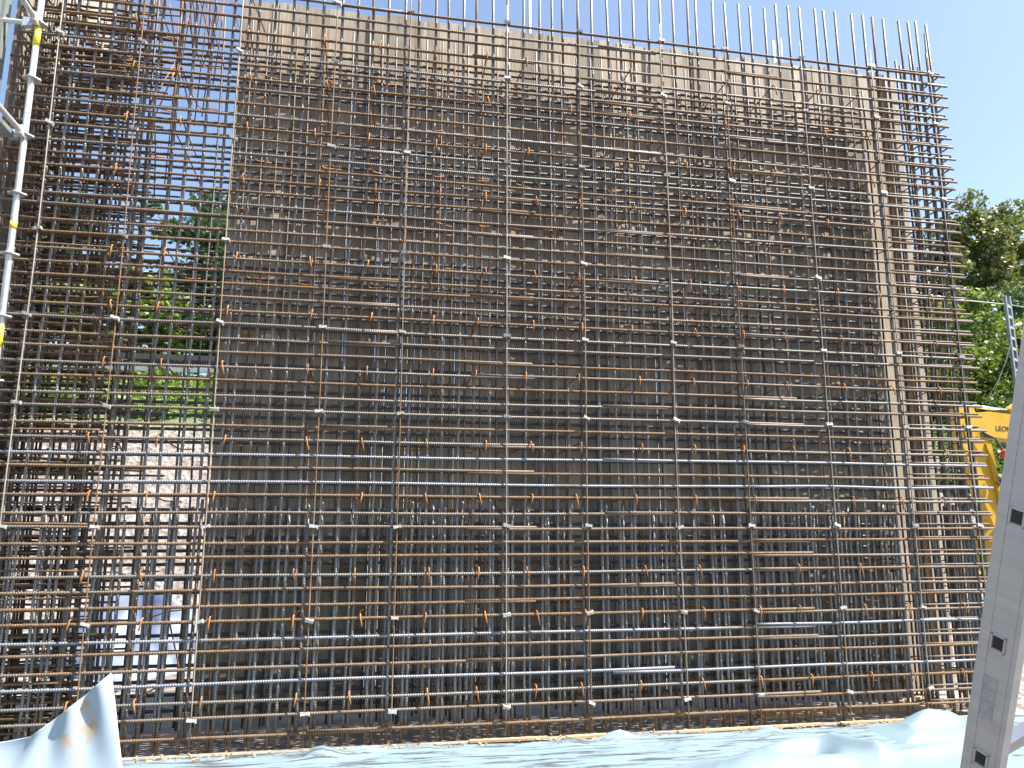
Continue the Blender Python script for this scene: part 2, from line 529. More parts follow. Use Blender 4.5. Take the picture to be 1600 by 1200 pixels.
# hairpin bars closing both ends: front leg, return across the wall, back leg
def hairpin_mesh(side, leg_f, leg_b, r, mat, jit):
    e = 0.0
    d = 0.60
    pts = [(-side * leg_f, -0.004 + jit, 0)]
    for k in range(1, 5):
        pts.append((-side * leg_f * (1 - k / 5.0), -0.004 + jit * (1 - k / 5.0), 0))
    rad = 0.05
    for a in range(0, 91, 30):
        pts.append((side * (rad * math.sin(R(a)) - rad), -0.004 + rad - rad * math.cos(R(a)), 0))
    for a in range(0, 91, 30):
        pts.append((side * (rad * math.cos(R(a)) - rad), d - rad + rad * math.sin(R(a)), 0))
    pts.append((-side * leg_b * .5, d, 0))
    pts.append((-side * leg_b, d, 0))
    return MB().tube(pts, r, 7).mesh('hairpin_bar', mat, True)
hp_r = [hairpin_mesh(1, 0.85, 0.14, 0.0085, M['bar_h'], rng.uniform(-.01, .01)) for i in range(4)]
hp_l = [hairpin_mesh(-1, rng.uniform(.75, .95), rng.uniform(.7, 1.05), 0.009, M['bar_old'], rng.uniform(-.02, .01)) for i in range(8)]
for i, z in enumerate(ROWS):
    link('hairpin_bar', rng.choice(hp_r), cage, (XR + rng.uniform(-.035, .0), -0.006, z + 0.024 + rng.uniform(-.004, .004)), (rng.uniform(-.02, .02), rng.uniform(-.003, .003), 0))
    link('hairpin_bar', rng.choice(hp_l), cage, (XL + rng.uniform(0, .06), 0.03 + rng.uniform(-.03, .04), z + 0.045 + rng.uniform(-.02, .03)), (rng.uniform(-.04, .04), rng.uniform(-.014, .014), 0))
    if i % 2 == 0:
        link('hairpin_bar', rng.choice(hp_l), cage, (XL + rng.uniform(.1, .2), 0.14 + rng.uniform(-.03, .04), z + 0.02 + rng.uniform(-.03, .03)), (rng.uniform(-.05, .05), rng.uniform(-.02, .02), 0))

# brown corner bars lapping into the left bay at several depths
cb = bar_variants('corner_bar', 0.98, 0.009, M['bar_old'], 4, 0.012, 5, 7)
cb2 = bar_variants('corner_bar', 0.75, 0.009, M['bar_old'], 4, 0.012, 5, 7)
for i, z in enumerate(ROWS):
    for yy in ((0.12, 0.30, 0.48) if i % 3 else (0.2, 0.4)):
        link('corner_bar', rng.choice(cb + cb2), cage, (XL + rng.uniform(.0, .15), yy + rng.uniform(-.05, .05), z + rng.uniform(-.05, .05)), (0, rng.uniform(-.02, .02), rng.uniform(-.05, .05)))

# tie hooks: a short hook over a horizontal bar in front, a leg through the wall, a bent tail behind
def tie_mesh(k):
    r = 0.0062
    hook = 0.075 + rng.uniform(-.01, .02)
    s = rng.uniform(-.02, .02)
    tail = rng.choice((-1, 1)) * rng.uniform(.12, .2)
    dz = rng.uniform(-.03, .02)
    pts = [(s, -0.036, -hook), (s * .5, -0.038, -hook * .45), (0, -0.036, 0.0), (0, -0.024, 0.019), (0, -0.004, 0.022), (0, 0.1, 0.014)]
    D = YB_V + 0.01
    pts += [(rng.uniform(-.02, .02), D * .5, dz * .5), (0, D - .04, dz), (tail * .12, D - .012, dz), (tail * .3, D, dz), (tail, D + rng.uniform(-.03, .0), dz + rng.uniform(-.04, .02))]
    return MB().tube(pts, r, 6).mesh('tie_hook', M['rust'], True)
ties = [tie_mesh(k) for k in range(12)]
for x in HOOKX:
    for z in HOOKZ:
        zz = min(ROWS, key=lambda q: abs(q - z))
        if rng.random() < 0.95:
            link('tie_hook', rng.choice(ties), cage, (x + rng.uniform(-.05, .05), -0.012, zz + 0.012), (rng.uniform(-.03, .02), 0, rng.uniform(-.05, .05)))
# slack diagonal bars in the left bay
for i in range(16):
    x = rng.uniform(-2.6, -1.25)
    z0 = rng.uniform(4.3, 6.6) if i < 12 else rng.uniform(.6, 4)
    p0 = Vector((x, rng.uniform(.05, .5), z0))
    p1 = p0 + Vector((rng.uniform(-.35, .35), rng.uniform(-.1, .4), -rng.uniform(.4, .8)))
    mb = MB().tube([(0, 0, 0), tuple((p1 - p0) * .5 + Vector((.01, 0, 0))), tuple(p1 - p0)], 0.006, 6)
    part('diagonal_bar', mb, M['rust'], cage, True, p0)

for i in range(18):
    p0 = Vector((rng.uniform(-2.2, -1.2), rng.uniform(.03, .3), rng.uniform(6.0, 7.2)))
    p1 = p0 + Vector((rng.uniform(-.25, .55), rng.uniform(0, .3), -rng.uniform(.9, 1.7)))
    q = (p1 - p0)
    part('diagonal_bar', MB().tube([(0, 0, 0), tuple(q * .4 + Vector((rng.uniform(-.05, .05), 0, 0))), tuple(q)], 0.0055, 6), M['rust'], cage, True, p0)

# spacer rods in front with their clamps
def clamp_mesh():
    mb = MB()
    mb.box((0.012, -0.008, 0.0), (0.052, 0.026, 0.024))
    mb.box((-0.020, -0.018, 0.003), (0.026, 0.022, 0.030))
    mb.box((0.034, 0.010, -0.004), (0.014, 0.030, 0.034))
    return mb.mesh('spacer_clamp', M['clamp'])
cms = [clamp_mesh() for i in range(2)]
rod_me = bar_variants('spacer_rod', 6.50, 0.0058, M['rod'], 5, 0.012, 16, 7)
for i, x in enumerate(RODX):
    rd = link('spacer_rod', rng.choice(rod_me), cage, (x, -0.036, -0.085), (0, R(-90), 0))
    for z in CLAMPZ:
        zz = min(ROWS, key=lambda q: abs(q - z)) + rng.uniform(-.006, .012)
        c = link('spacer_clamp', rng.choice(cms), rd, (zz + 0.085, 0, 0))
        c.scale = [rng.uniform(.78, .92)] * 3
        c.rotation_euler = (rng.uniform(-.3, .3), R(90) + rng.uniform(-.35, .35), rng.uniform(-.2, .2))

# ------------------------------------------------------------------ timber formwork behind the cage
fw = thing('timber_formwork', 'tall weathered vertical plank formwork standing behind the cage', 'formwork', (0, YF, 0))
FX0, FX1, FZ = -1.375, 5.86, 6.72
x = FX0
i = 0
while x < FX1 - 0.02:
    w = rng.choice((0.065, 0.10, 0.12, 0.14, 0.14, 0.16))
    w = min(w, FX1 - x)
    t = 0.022
    dy = rng.uniform(-.011, .011)
    brown = 5.58 < x < 5.66 and i > 0
    if 5.50 < x < 5.66:
        w = 0.06
    top = FZ + rng.uniform(-.012, .022)
    mb = MB().box((0, 0, 0), (w - 0.0035, t, top + 0.02))
    part('plank', mb, M['batten'] if brown else M['plank'], fw, False, (x + w / 2, 0.020 + dy + (0.012 if brown else 0), -0.02 + (top + .02) / 2), (0, rng.uniform(-.0006, .0006), rng.uniform(-.09, .09)))
    x += w
    i += 1
for z in (0.5, 1.5, 2.5, 3.5, 4.5, 5.5, 6.35):
    part('waling_beam', MB().box(((FX0 + FX1) / 2, 0.14, z), (FX1 - FX0 - .1, 0.14, 0.20)), M['lath'], fw)
for xx in (-0.9, 0.6, 2.1, 3.6, 5.1):
    part('support_post', MB().box((xx, 0.29, 3.2), (0.12, 0.12, 6.4)), M['greysteel'], fw)

# two galvanised guard posts behind the formwork
for (xx, ztop, lab) in ((1.62, 8.0, 'pale galvanised guard post above the formwork left of centre'), (4.62, 7.33, 'short pale guard post with wire loop above the formwork near its right end')):
    gp = thing('guard_post', lab, 'post', (xx, YF + 0.48, 5.0), 'guard posts on the formwork')
    part('tube', MB().tube([(0, 0, 0), (0, 0, ztop - 5.0)], 0.022, 10), M['zinc'], gp, True)
    part('wire_loop', MB().tube([(0.03, 0, ztop - 5.5), (0.07, 0, ztop - 5.35), (0.11, 0, ztop - 5.25), (0.11, 0, ztop - 4.95)], 0.005, 6), M['zinc'], gp, True)
    part('bracket', MB().box((0, -0.06, 0.6), (0.06, 0.14, 0.08)).box((0, -0.06, 1.1), (0.06, 0.14, 0.08)), M['greysteel'], gp)

# ------------------------------------------------------------------ stop end panel at the left
se = thing('stop_end_panel', 'plank and grey steel stop end panel closing the left end of the cage', 'formwork', (-3.06, 0, 0))
y = 0.06
k = 0
while y < 2.1:
    w = 0.12
    z0 = 0.02 if y < 1.0 else 6.75
    z1 = 8.0
    part('plank', MB().box((0, 0, 0), (0.024, w - 0.005, z1 - z0)), M['plank'], se, False, (rng.uniform(-.005, .005), y + w / 2, (z0 + z1) / 2))
    y += w
mb = MB()
mb.box((-0.02, -0.10, 4.0), (0.05, 0.10, 8.0))
fr = part('steel_frame', mb, M['greysteel'], se)
for i in range(38):
    part('frame_hole', MB().tube([(0, 0, 0), (0.004, 0, 0)], 0.018, 8), M['dark'], fr, False, (0.003, -0.10, 0.3 + 0.2 * i))
part('steel_sheet', MB().box((-0.10, -0.17, 4.0), (0.16, 0.03, 8.0)), M['greysteel'], se)
part('rear_rail', MB().box((-0.09, 1.1, 6.9), (0.14, 2.1, 0.12)).box((-0.09, 1.1, 7.8), (0.14, 2.1, 0.12)), M['lath'], se)

# ------------------------------------------------------------------ scaffold tower at the left
sc = thing('scaffold_tower', 'galvanised scaffold tower with rosette posts at the left edge', 'scaffold', (-2.80, -0.13, -0.16))
def rosette(z, parent):
    mb = MB()
    n = 24
    vs, fs = [], []
    for zz in (-0.005, 0.005):
        for k in range(n):
            a = 2 * math.pi * k / n
            rr = 0.062 + (0.006 if k % 6 < 3 else -0.006)
            vs.append((rr * math.cos(a), rr * math.sin(a), zz))
        for k in range(n):
            a = 2 * math.pi * k / n
            vs.append((0.0245 * math.cos(a), 0.0245 * math.sin(a), zz))
    for k in range(n):
        k2 = (k + 1) % n
        fs += [(k, n + k, n + k2, k2), (2 * n + k, 2 * n + k2, 3 * n + k2, 3 * n + k), (k, k2, 2 * n + k2, 2 * n + k)]
    mb.add(vs, fs)
    return part('rosette', mb, M['zinc'], parent, False, (0, 0, z))
def standard(dx, dy):
    p = part('standard', MB().tube([(0, 0, 0), (0, 0, 8.4)], 0.0242, 14), M['zinc'], sc, True, (dx, dy, 0))
    for i in range(17):
        rosette(0.32 + 0.498 * i, p)
    for zz, h, m in ((3.15, .085, 'yellowtape'), (4.04, .03, 'orangetape'), (5.68, .09, 'yellowtape')):
        part('marking_tape', MB().tube([(0, 0, zz - h), (0, 0, zz + h)], 0.0252, 14), M[m], p, True)
    part('base_plate', MB().box((0, 0, 0.005), (0.15, 0.15, 0.01)), M['zinc'], p)
    return p
s1 = standard(0, 0)
s2 = standard(0, -0.73)
s3 = standard(-1.5, 0)
s4 = standard(-1.5, -0.73)
for z in (0.32 + .498 * 1, 0.32 + .498 * 5, 0.32 + .498 * 9, 0.32 + .498 * 11, 0.32 + .498 * 15):
    for dx in (0, -1.5):
        mb = MB().tube([(dx, -0.06, z), (dx, -0.67, z)], 0.021, 10)
        mb.box((dx, -0.075, z), (0.045, 0.075, 0.075)).box((dx, -0.655, z), (0.045, 0.075, 0.075))
        part('ledger', mb, M['zinc'], sc)
    for dy in (0, -.73):
        mb = MB().tube([(-.06, dy, z), (-1.44, dy, z)], 0.021, 10)
        mb.box((-.075, dy, z), (0.075, 0.045, 0.075)).box((-1.425, dy, z), (0.075, 0.045, 0.075))
        part('ledger', mb, M['zinc'], sc)
for z in (4.27,):
    for k in range(2):
        part('deck', MB().box((-0.75, -0.21 - 0.33 * k, z + .5), (1.4, 0.30, 0.05)), M['greysteel'], sc)
part('brace', MB().tube([(-.05, 0.035, 0.3), (-1.45, 0.035, 2.7)], 0.021, 10), M['zinc'], sc, True)
part('brace', MB().tube([(-.05, -.77, 2.75), (-1.45, -.77, 5.2)], 0.021, 10), M['zinc'], sc, True)

# ------------------------------------------------------------------ sheets on the ground in front
def grid_obj(name, x0, x1, y0, y1, nx, ny, fz, mat, label, cat, thick=0.004, group=None, edge=None):
    vs = []
    for j in range(ny + 1):
        for i in range(nx + 1):
            u, v = i / nx, j / ny
            x = x0 + (x1 - x0) * u
            y = y0 + (y1 - y0) * v
            if edge:
                x, y = edge(u, v, x, y)
            vs.append((x, y, fz(x, y, u, v)))
    n = nx + 1
    fs = [(j * n + i, j * n + i + 1, (j + 1) * n + i + 1, (j + 1) * n + i) for j in range(ny) for i in range(nx)]
    b = len(vs)
    vs2 = vs + [(x, y, z - thick) for x, y, z in vs]
    fs2 = list(fs) + [tuple(b + q for q in reversed(f)) for f in fs]
    ring = [i for i in range(n)] + [j * n + nx for j in range(1, ny + 1)] + [ny * n + i for i in range(nx - 1, -1, -1)] + [j * n for j in range(ny - 1, 0, -1)]
    for a, c in zip(ring, ring[1:] + ring[:1]):
        fs2.append((a, b + a, b + c, c))
    mb = MB()
    mb.v, mb.f = vs2, fs2
    return tag(link(name, mb.mesh(name, mat, True)), label, cat, group)

def bumps(x, y, lst):
    return sum(h * math.exp(-(((x - a) / sx) ** 2 + ((y - b) / sy) ** 2)) for a, b, sx, sy, h in lst)
mounds = [(-0.28, -0.20, 0.13, 0.07, 0.085), (0.02, -0.17, 0.12, 0.06, 0.05), (1.62, -0.2, 0.13, 0.06, 0.05), (2.02, -0.16, 0.14, 0.06, 0.075), (3.3, -0.22, .12, .07, .06), (0.5, -.18, .1, .05, .03)]
def sheet_edge(u, v, x, y):
    if v > 0.97:
        y += 0.03 * math.sin(x * 9) + 0.02 * math.sin(x * 23 + 1) + .012 * math.sin(x * 51)
    return x, y
grid_obj('ground_sheet', -4.5, 7.0, -1.9, -0.075, 190, 40, lambda x, y, u, v: -0.095 + 0.012 * hsum(x, y, 2.2) * 0.5 + bumps(x, y, mounds), M['sheet'], 'pale blue plastic sheet with dark dirt streaks spread along the foot of the cage', 'plastic sheet', edge=sheet_edge)

# crumpled fleece at the lower right
def ridge(x, y, a, b, w, h):
    ax, ay = a
    bx, by = b
    L2 = (bx - ax) ** 2 + (by - ay) ** 2
    t = max(0.0, min(1.0, ((x - ax) * (bx - ax) + (y - ay) * (by - ay)) / L2))
    d2 = (x - ax - t * (bx - ax)) ** 2 + (y - ay - t * (by - ay)) ** 2
    return h * math.exp(-math.sqrt(d2 + 0.0012) / w) * 1.25 * (0.35 + 0.65 * math.sin(math.pi * (0.15 + 0.7 * t)))
def fleece(x, y, u, v):
    e = min(1.0, 8 * u, 8 * (1 - u), 7 * v, 7 * (1 - v))
    z = 0.03 + bumps(x, y, [(2.75, -1.22, 0.36, 0.16, 0.09), (3.2, -1.22, .25, .12, .05)])
    z += ridge(x, y, (3.42, -0.80), (3.62, -1.18), 0.085, 0.135) + ridge(x, y, (3.62, -1.16), (4.5, -1.02), 0.05, 0.08)
    z += ridge(x, y, (2.95, -0.86), (3.42, -0.80), 0.07, 0.09)
    z -= bumps(x, y, [(3.22, -0.98, 0.14, 0.09, 0.10)])
    z += 0.008 * math.sin(x * 7 + y * 9) + 0.003 * math.sin(x * 19 - y * 13)
    return -0.083 - 0.035 * (1 - e) ** 2 + max(0, z) * e
def fl_edge(u, v, x, y):
    # a ragged outline: the sheet runs obliquely to the cage
    y = y - 0.30 * (u - 0.45) ** 2 * 4 * v + 0.03 * math.sin(u * 17 + v * 3)
    x = x + 0.08 * math.sin(v * 9 + u * 4)
    return x, y
grid_obj('crumpled_fleece', 2.05, 4.9, -1.75, -0.66, 200, 100, fleece, M['sheet_clean'], 'crumpled pale blue fleece sheet lying in humps beside the ladder foot', 'fleece sheet', 0.004, edge=fl_edge)

def flap(x, y, u, v):
    e = min(1.0, 5 * u, 5 * (1 - u), 4 * v, 4 * (1 - v))
    z = 0.03 + bumps(x, y, [(4.62, -0.36, 0.20, 0.10, 0.085)]) + ridge(x, y, (4.4, -0.48), (4.95, -0.30), 0.06, 0.07) + ridge(x, y, (4.85, -.3), (5.0, -.62), .06, .07)
    return -0.083 - 0.035 * (1 - e) ** 2 + max(0, z) * e
grid_obj('fleece_flap', 4.1, 5.5, -0.72, -0.16, 90, 50, flap, M['sheet_clean'], 'small humped pale blue fleece flap against the cage foot just left of the ladder', 'fleece sheet', 0.004, edge=lambda u, v, x, y: (x, y + .04 * math.sin(u * 11) + .10 * (u - .5)))

# the curled stiff sheet at the lower left
def curl():
    A = Vector((-2.62, -0.75, -0.05)); Bv = Vector((-1.40, -1.0, -0.05))
    apex = Vector((-1.60, -0.98, 0.635))
    left = Vector((-2.05, -0.93, 0.26))
    vs = []
    nu, nv = 40, 30
    for j in range(nv + 1):
        v = j / nv
        for i in range(nu + 1):
            u = i / nu
            bot = A.lerp(Bv, u)
            # upper outline: low at the left, sweeping up to the apex on the right
            if u < 0.3:
                top = Vector((-2.62, -0.75, 0.27)).lerp(left, u / 0.3)
                top.z -= 0.05 * math.sin(u / .3 * 3.14)
            else:
                t = (u - 0.3) / 0.7
                top = left.lerp(apex, t)
                top.z -= 0.012 * math.sin(t * 3.14)
            p = bot.lerp(top, v)
            p.x += -0.03 * math.sin(v * 3.14) * u + 0.05 * v * (1 - v) * u * 2
            p.y += 0.16 * math.sin(v * 1.5) + 0.022 * math.sin(u * 24 + v * 2.0) * v
            vs.append(p)
    n = nu + 1
    fs = [(j * n + i, j * n + i + 1, (j + 1) * n + i + 1, (j + 1) * n + i) for j in range(nv) for i in range(nu)]
    b = len(vs)
    vs2 = vs + [p + Vector((0.002, 0.006, 0)) for p in vs]
    fs2 = fs + [tuple(b + q for q in reversed(f)) for f in fs]
    ring = [i for i in range(n)] + [j * n + nu for j in range(1, nv + 1)] + [nv * n + i for i in range(nu - 1, -1, -1)] + [j * n for j in range(nv - 1, 0, -1)]
    for a, c in zip(ring, ring[1:] + ring[:1]):
        fs2.append((a, b + a, b + c, c))
    mb = MB()
    mb.v, mb.f = [tuple(p) for p in vs2], fs2
    tag(link('curled_sheet', mb.mesh('curled_sheet', M['sheet_rust'], True)), 'stiff pale blue sheet with rust stains curling up to a point at lower left', 'plastic sheet')
curl()

# laths and chips along the foot of the cage
def lath(x, y, z, L, rz, w, h, label):
    o = link('wooden_lath', MB().box((0, 0, h / 2), (L, w, h)).mesh('wooden_lath', M['lath']), None, (x, y, z), (0, 0, rz))
    return tag(o, label, 'lath', 'laths at the foot of the cage')
lath(1.15, -0.075, -0.088, 0.62, R(-1), 0.045, 0.018, 'short brown lath at the foot of the cage under the middle spacer rod')
lath(1.78, -0.10, -0.088, 0.34, R(2), 0.05, 0.022, 'short pale lath on the blue sheet between two small mounds')
lath(3.2, -0.085, -0.088, 1.3, R(1), 0.035, 0.016, 'long thin lath along the sheet edge right of centre')
lath(4.7, -0.09, -0.088, 1.35, R(-.5), 0.035, 0.018, 'long thin lath at the sheet edge left of the ladder')
lath(4.4, 0.28, -0.089, 1.9, R(3), 0.09, 0.03, 'wide board lying inside the cage at its right end')
lath(2.9, 0.42, -0.089, 1.7, R(-2), 0.08, 0.03, 'wide board lying inside the cage right of centre')
lath(5.0, 0.44, -0.065, 0.9, R(24), 0.05, 0.025, 'pale lath lying askew inside the right end of the cage')
def chips():
    mb = MB()
    for i in range(420):
        x = rng.uniform(-1.6, 5.7)
        if rng.random() < .5:
            y, z = rng.uniform(-.16, -.04), -0.088 + rng.uniform(0, .012)
        else:
            x = rng.uniform(1.5, 5.7)
            y, z = rng.uniform(.0, .68), -0.085
        q = Quaternion((rng.uniform(-.4, .4), rng.uniform(-.4, .4), rng.uniform(-1, 1), rng.uniform(-1, 1))).normalized().to_matrix()
        mb.box((x, y, z), (rng.uniform(.012, .05), rng.uniform(.004, .014), rng.uniform(.003, .008)), q)
    o = link('wood_chips', mb.mesh('wood_chips', M['lath']))
    o['kind'] = 'stuff'
    o['label'] = 'pale wood chips and splinters scattered at the foot of the cage'
    o['category'] = 'wood chips'
chips()

# ------------------------------------------------------------------ tarpaulin heap behind the left bay
def heap():
    vs, fs = [], []
    nu, nv = 48, 22
    for j in range(nv + 1):
        v = j / nv
        for i in range(nu):
            a = 2 * math.pi * i / nu
            r = (1 - v) ** 0.7
            k = 1 + 0.14 * math.sin(3 * a + 5 * v) + 0.10 * math.sin(7 * a - 6 * v) + .06 * math.sin(15 * a + 9 * v)
            vs.append((1.25 * r * k * math.cos(a), 0.7 * r * k * math.sin(a), 0.85 * (v ** 0.8) * (1 + .25 * math.sin(2 * a + 1)) - .05))
    for j in range(nv):
        for i in range(nu):
            fs.append((j * nu + i, j * nu + (i + 1) % nu, (j + 1) * nu + (i + 1) % nu, (j + 1) * nu + i))
    mb = MB()
    mb.v, mb.f = vs, fs
    tag(link('tarpaulin_heap', mb.mesh('tarpaulin_heap', M['tarp'], True), None, (-2.75, 4.3, -0.16)), 'crumpled blue grey tarpaulin heap on the gravel behind the left bay', 'tarpaulin')
heap()

# ------------------------------------------------------------------ ladder
def ray(px, py, dist):
    cx, cy = (px - 800) / 1200, -(py - 600) / 1200
    fwd = Vector((math.sin(R(10.5)) * math.cos(R(10.58)), math.cos(R(10.5)) * math.cos(R(10.58)), math.sin(R(10.58))))
    rt = Vector((math.cos(R(10.5)), -math.sin(R(10.5)), 0))
    up = rt.cross(fwd)
    return CAM + (fwd + rt * cx + up * cy) * dist
def ladder():
    P0, P2 = Vector((1.399, -4.737, 1.005)), Vector((1.371, -4.983, 1.581))   # two rung ends, measured
    P0, P2 = ray(1533, 1185, 1.80), ray(1590, 808, 1.64)
    u = (P2 - P0).normalized()
    step = (P2 - P0).length / 2
    n = Vector((-0.945, -0.336, 0))
    n = (n - u * n.dot(u)).normalized()
    m = n.cross(u).normalized()          # right-handed: m x n = u
    # frame: x = m (towards the underside), y = n (outer side), z = u
    rot = Matrix((m, n, u)).transposed()
    foot = -(P0.z + 0.09) / u.z
    L0, L1 = foot, foot + 4.2
    lad = thing('ladder', 'grey aluminium ladder leaning in the right foreground', 'ladder', P0)
    lad.rotation_mode = 'QUATERNION'
    lad.rotation_quaternion = rot.to_quaternion()
    W_, F_, T_ = 0.086, 0.026, 0.0028
    def stile(off, sgn):
        mb = MB()
        mb.box((0, off, (L0 + L1) / 2), (W_, T_, L1 - L0))
        mb.box((W_ / 2 - T_ / 2, off - sgn * (F_ / 2 + T_ / 2), (L0 + L1) / 2), (T_, F_, L1 - L0))
        mb.box((-W_ / 2 + T_ / 2, off - sgn * (F_ / 2 + T_ / 2), (L0 + L1) / 2), (T_, F_, L1 - L0))
        for e in (-1, 1):
            mb.box((e * W_ * .30, off + sgn * 0.0016, (L0 + L1) / 2), (0.012, 0.0022, L1 - L0))
        s = part('stile', mb, M['alu'], lad)
        part('foot_cap', MB().box((0, off - sgn * .012, L0 + .03), (W_ + .008, F_ + .012, 0.09)), M['dark'], s)
        return s
    a = stile(0.0, 1)
    b = stile(-0.40, -1)
    k = math.ceil((L0 + .15) / step)
    while k * step < L1 - .1:
        z = k * step
        mb = MB()
        mb.box((0, -0.20, z), (0.030, 0.394, 0.030))
        r = part('rung', mb, M['alu'], lad)
        part('rung_end', MB().box((0, 0.0016, z), (0.023, 0.0012, 0.030)), M['dark'], r)
        ring = MB()
        for dx, dz, sx, szz in ((0.0145, 0, .004, .042), (-.0145, 0, .004, .042), (0, .019, .033, .004), (0, -.019, .033, .004)):
            ring.box((dx, 0.0026, z + dz), (sx, 0.004, szz))
        part('rung_flange', ring, M['alu'], r)
        k += 1
    # worn sticker with illegible print
    part('sticker', MB().box((0.004, 0.0018, step * .52), (0.030, 0.0012, 0.115)), M['sticker'], a)
    st_ = MB()
    for q in range(9):
        st_.box((0.004 + rng.uniform(-.004, .004), 0.0026, step * .52 - .045 + q * .011), (rng.uniform(.010, .022), 0.0008, 0.0022))
    part('sticker_smudge', st_, M['alu'], a)
ladder()

# ------------------------------------------------------------------ excavator behind the right end
def excavator():
    ex = thing('excavator', 'yellow excavator with raised arm behind the right end of the cage', 'excavator', (0, 0, 0))
    Y = 7.0
    # boom: deep box girder coming in from the right
    boom = part('boom', MB().prism([(11.62, 3.36), (11.58, 3.62), (11.78, 3.86), (12.2, 3.90), (13.3, 3.80), (14.6, 3.35), (15.9, 2.25), (16.1, 1.75), (15.6, 1.6), (14.5, 2.65), (13.4, 3.26), (12.3, 3.38)], Y - .16, Y + .16), M['yellow'], ex)
    cu = bpy.data.curves.new('lettering', 'FONT')
    cu.body = 'LEON'
    cu.size = 0.14
    cu.extrude = 0.002
    tmp = bpy.data.objects.new('tmp', cu)
    COL.objects.link(tmp)
    dg = bpy.context.evaluated_depsgraph_get()
    me = bpy.data.meshes.new_from_object(tmp.evaluated_get(dg))
    bpy.data.objects.remove(tmp)
    me.materials.clear()
    me.materials.append(M['dark'])
    link('lettering', me, boom, (12.30, Y - .164, 3.52), (R(90), R(3), 0))
    # stick hanging down from the boom tip
    stick = part('stick', MB().prism([(11.46, 3.98), (11.88, 3.98), (12.02, 3.55), (12.12, 3.15), (12.26, 2.1), (12.27, 1.55), (12.10, 1.50), (11.85, 2.2), (11.55, 3.2)], Y - .13, Y + .13), M['yellow'], ex)
    part('edge_plate', MB().prism([(12.04, 3.25), (12.16, 3.25), (12.36, 1.62), (12.26, 1.55)], Y - .17, Y + .15), M['yellow'], stick)
    cyl = part('cylinder', MB().tube([(13.5, Y, 3.98), (12.8, Y, 3.94)], 0.075, 12), M['yellow'], ex, True)
    part('cylinder_rod', MB().tube([(12.85, Y, 3.945), (11.75, Y, 4.05)], 0.038, 12), M['chrome'], cyl, True)
    part('cylinder_lug', MB().prism([(12.78, 3.98), (13.0, 4.12), (13.2, 3.95), (13.15, 3.75), (12.95, 3.72)], Y - .12, Y + .12), M['yellow'], cyl)
    for k in range(3):
        part('hose', MB().tube([(11.9, Y - .2, 3.5 - .05 * k), (12.2, Y - .24, 3.35), (12.36 + .03 * k, Y - .26, 3.0), (12.34 + .02 * k, Y - .24, 2.7), (12.2, Y - .2, 2.45)], 0.018, 7), M['dark'], ex, True)
        part('hose', MB().tube([(12.15, Y - .2, 2.5), (12.4 + .02 * k, Y - .22, 2.25), (12.52 + .03 * k, Y - .24, 1.95), (12.42, Y - .22, 1.6)], 0.016, 7), M['dark'], ex, True)
    part('bucket', MB().prism([(12.0, 1.62), (12.35, 1.55), (12.45, 1.2), (12.2, .75), (11.7, .55), (11.35, .75), (11.62, .95), (11.75, 1.35)], Y - .55, Y + .55), M['yellow'], ex)
    # upper carriage
    up = part('body', MB().prism([(15.2, 1.15), (15.2, 1.95), (16.3, 2.1), (17.9, 2.1), (18.35, 1.8), (18.35, 1.15)], Y - .1, Y + 1.6), M['yellow'], ex)
    cab = part('cab', MB().prism([(15.1, 1.15), (15.0, 2.2), (15.3, 3.0), (16.35, 3.0), (16.45, 1.15)], Y - 1.15, Y - .22), M['yellow'], ex)
    part('window', MB().prism([(15.16, 1.9), (15.14, 2.2), (15.38, 2.86), (16.22, 2.86), (16.28, 1.9)], Y - 1.162, Y - 1.152), M['glass'], cab)
    part('windscreen', MB().box((15.0, Y - .685, 2.0), (0.012, .8, .9)), M['glass'], cab)
    part('turntable', MB().tube([(16.7, Y + .3, .85), (16.7, Y + .3, 1.16)], .62, 24), M['dark'], ex)
    for yy in (Y - .75, Y + 1.0):
        tr = MB()
        pts = []
        for k in range(13):
            a = R(90 + 15 * k)
            pts.append((15.3 + .42 * math.cos(a), .42 + .42 * math.sin(a)))
        for k in range(13):
            a = R(-90 + 15 * k)
            pts.append((18.1 + .42 * math.cos(a), .42 + .42 * math.sin(a)))
        t_ = part('track', tr.prism(pts, yy, yy + .5), M['dark'], ex)
        for k in range(5):
            part('roller', MB().tube([(15.4 + .65 * k, yy - .02, .36), (15.4 + .65 * k, yy + .03, .36)], .2, 14), M['greysteel'], t_)
    ex.location = (0, 0, -.05)
excavator()
mp_ = ray(1577, 715, 15.0)
t = thing('marker_post', 'black marker post with a red cap beside the ladder', 'post', (mp_.x, mp_.y, bank_z(mp_.x, mp_.y) - .1))
hh = mp_.z - t.location.z
part('shaft', MB().tube([(0, 0, 0), (0, 0, hh)], 0.07, 10), M['dark'], t, True)
part('cap', MB().tube([(0, 0, hh), (0, 0, hh + .10), (0, 0, hh + .16)], [0.16, 0.16, 0.10], 12), M['redpaint'], t, True)

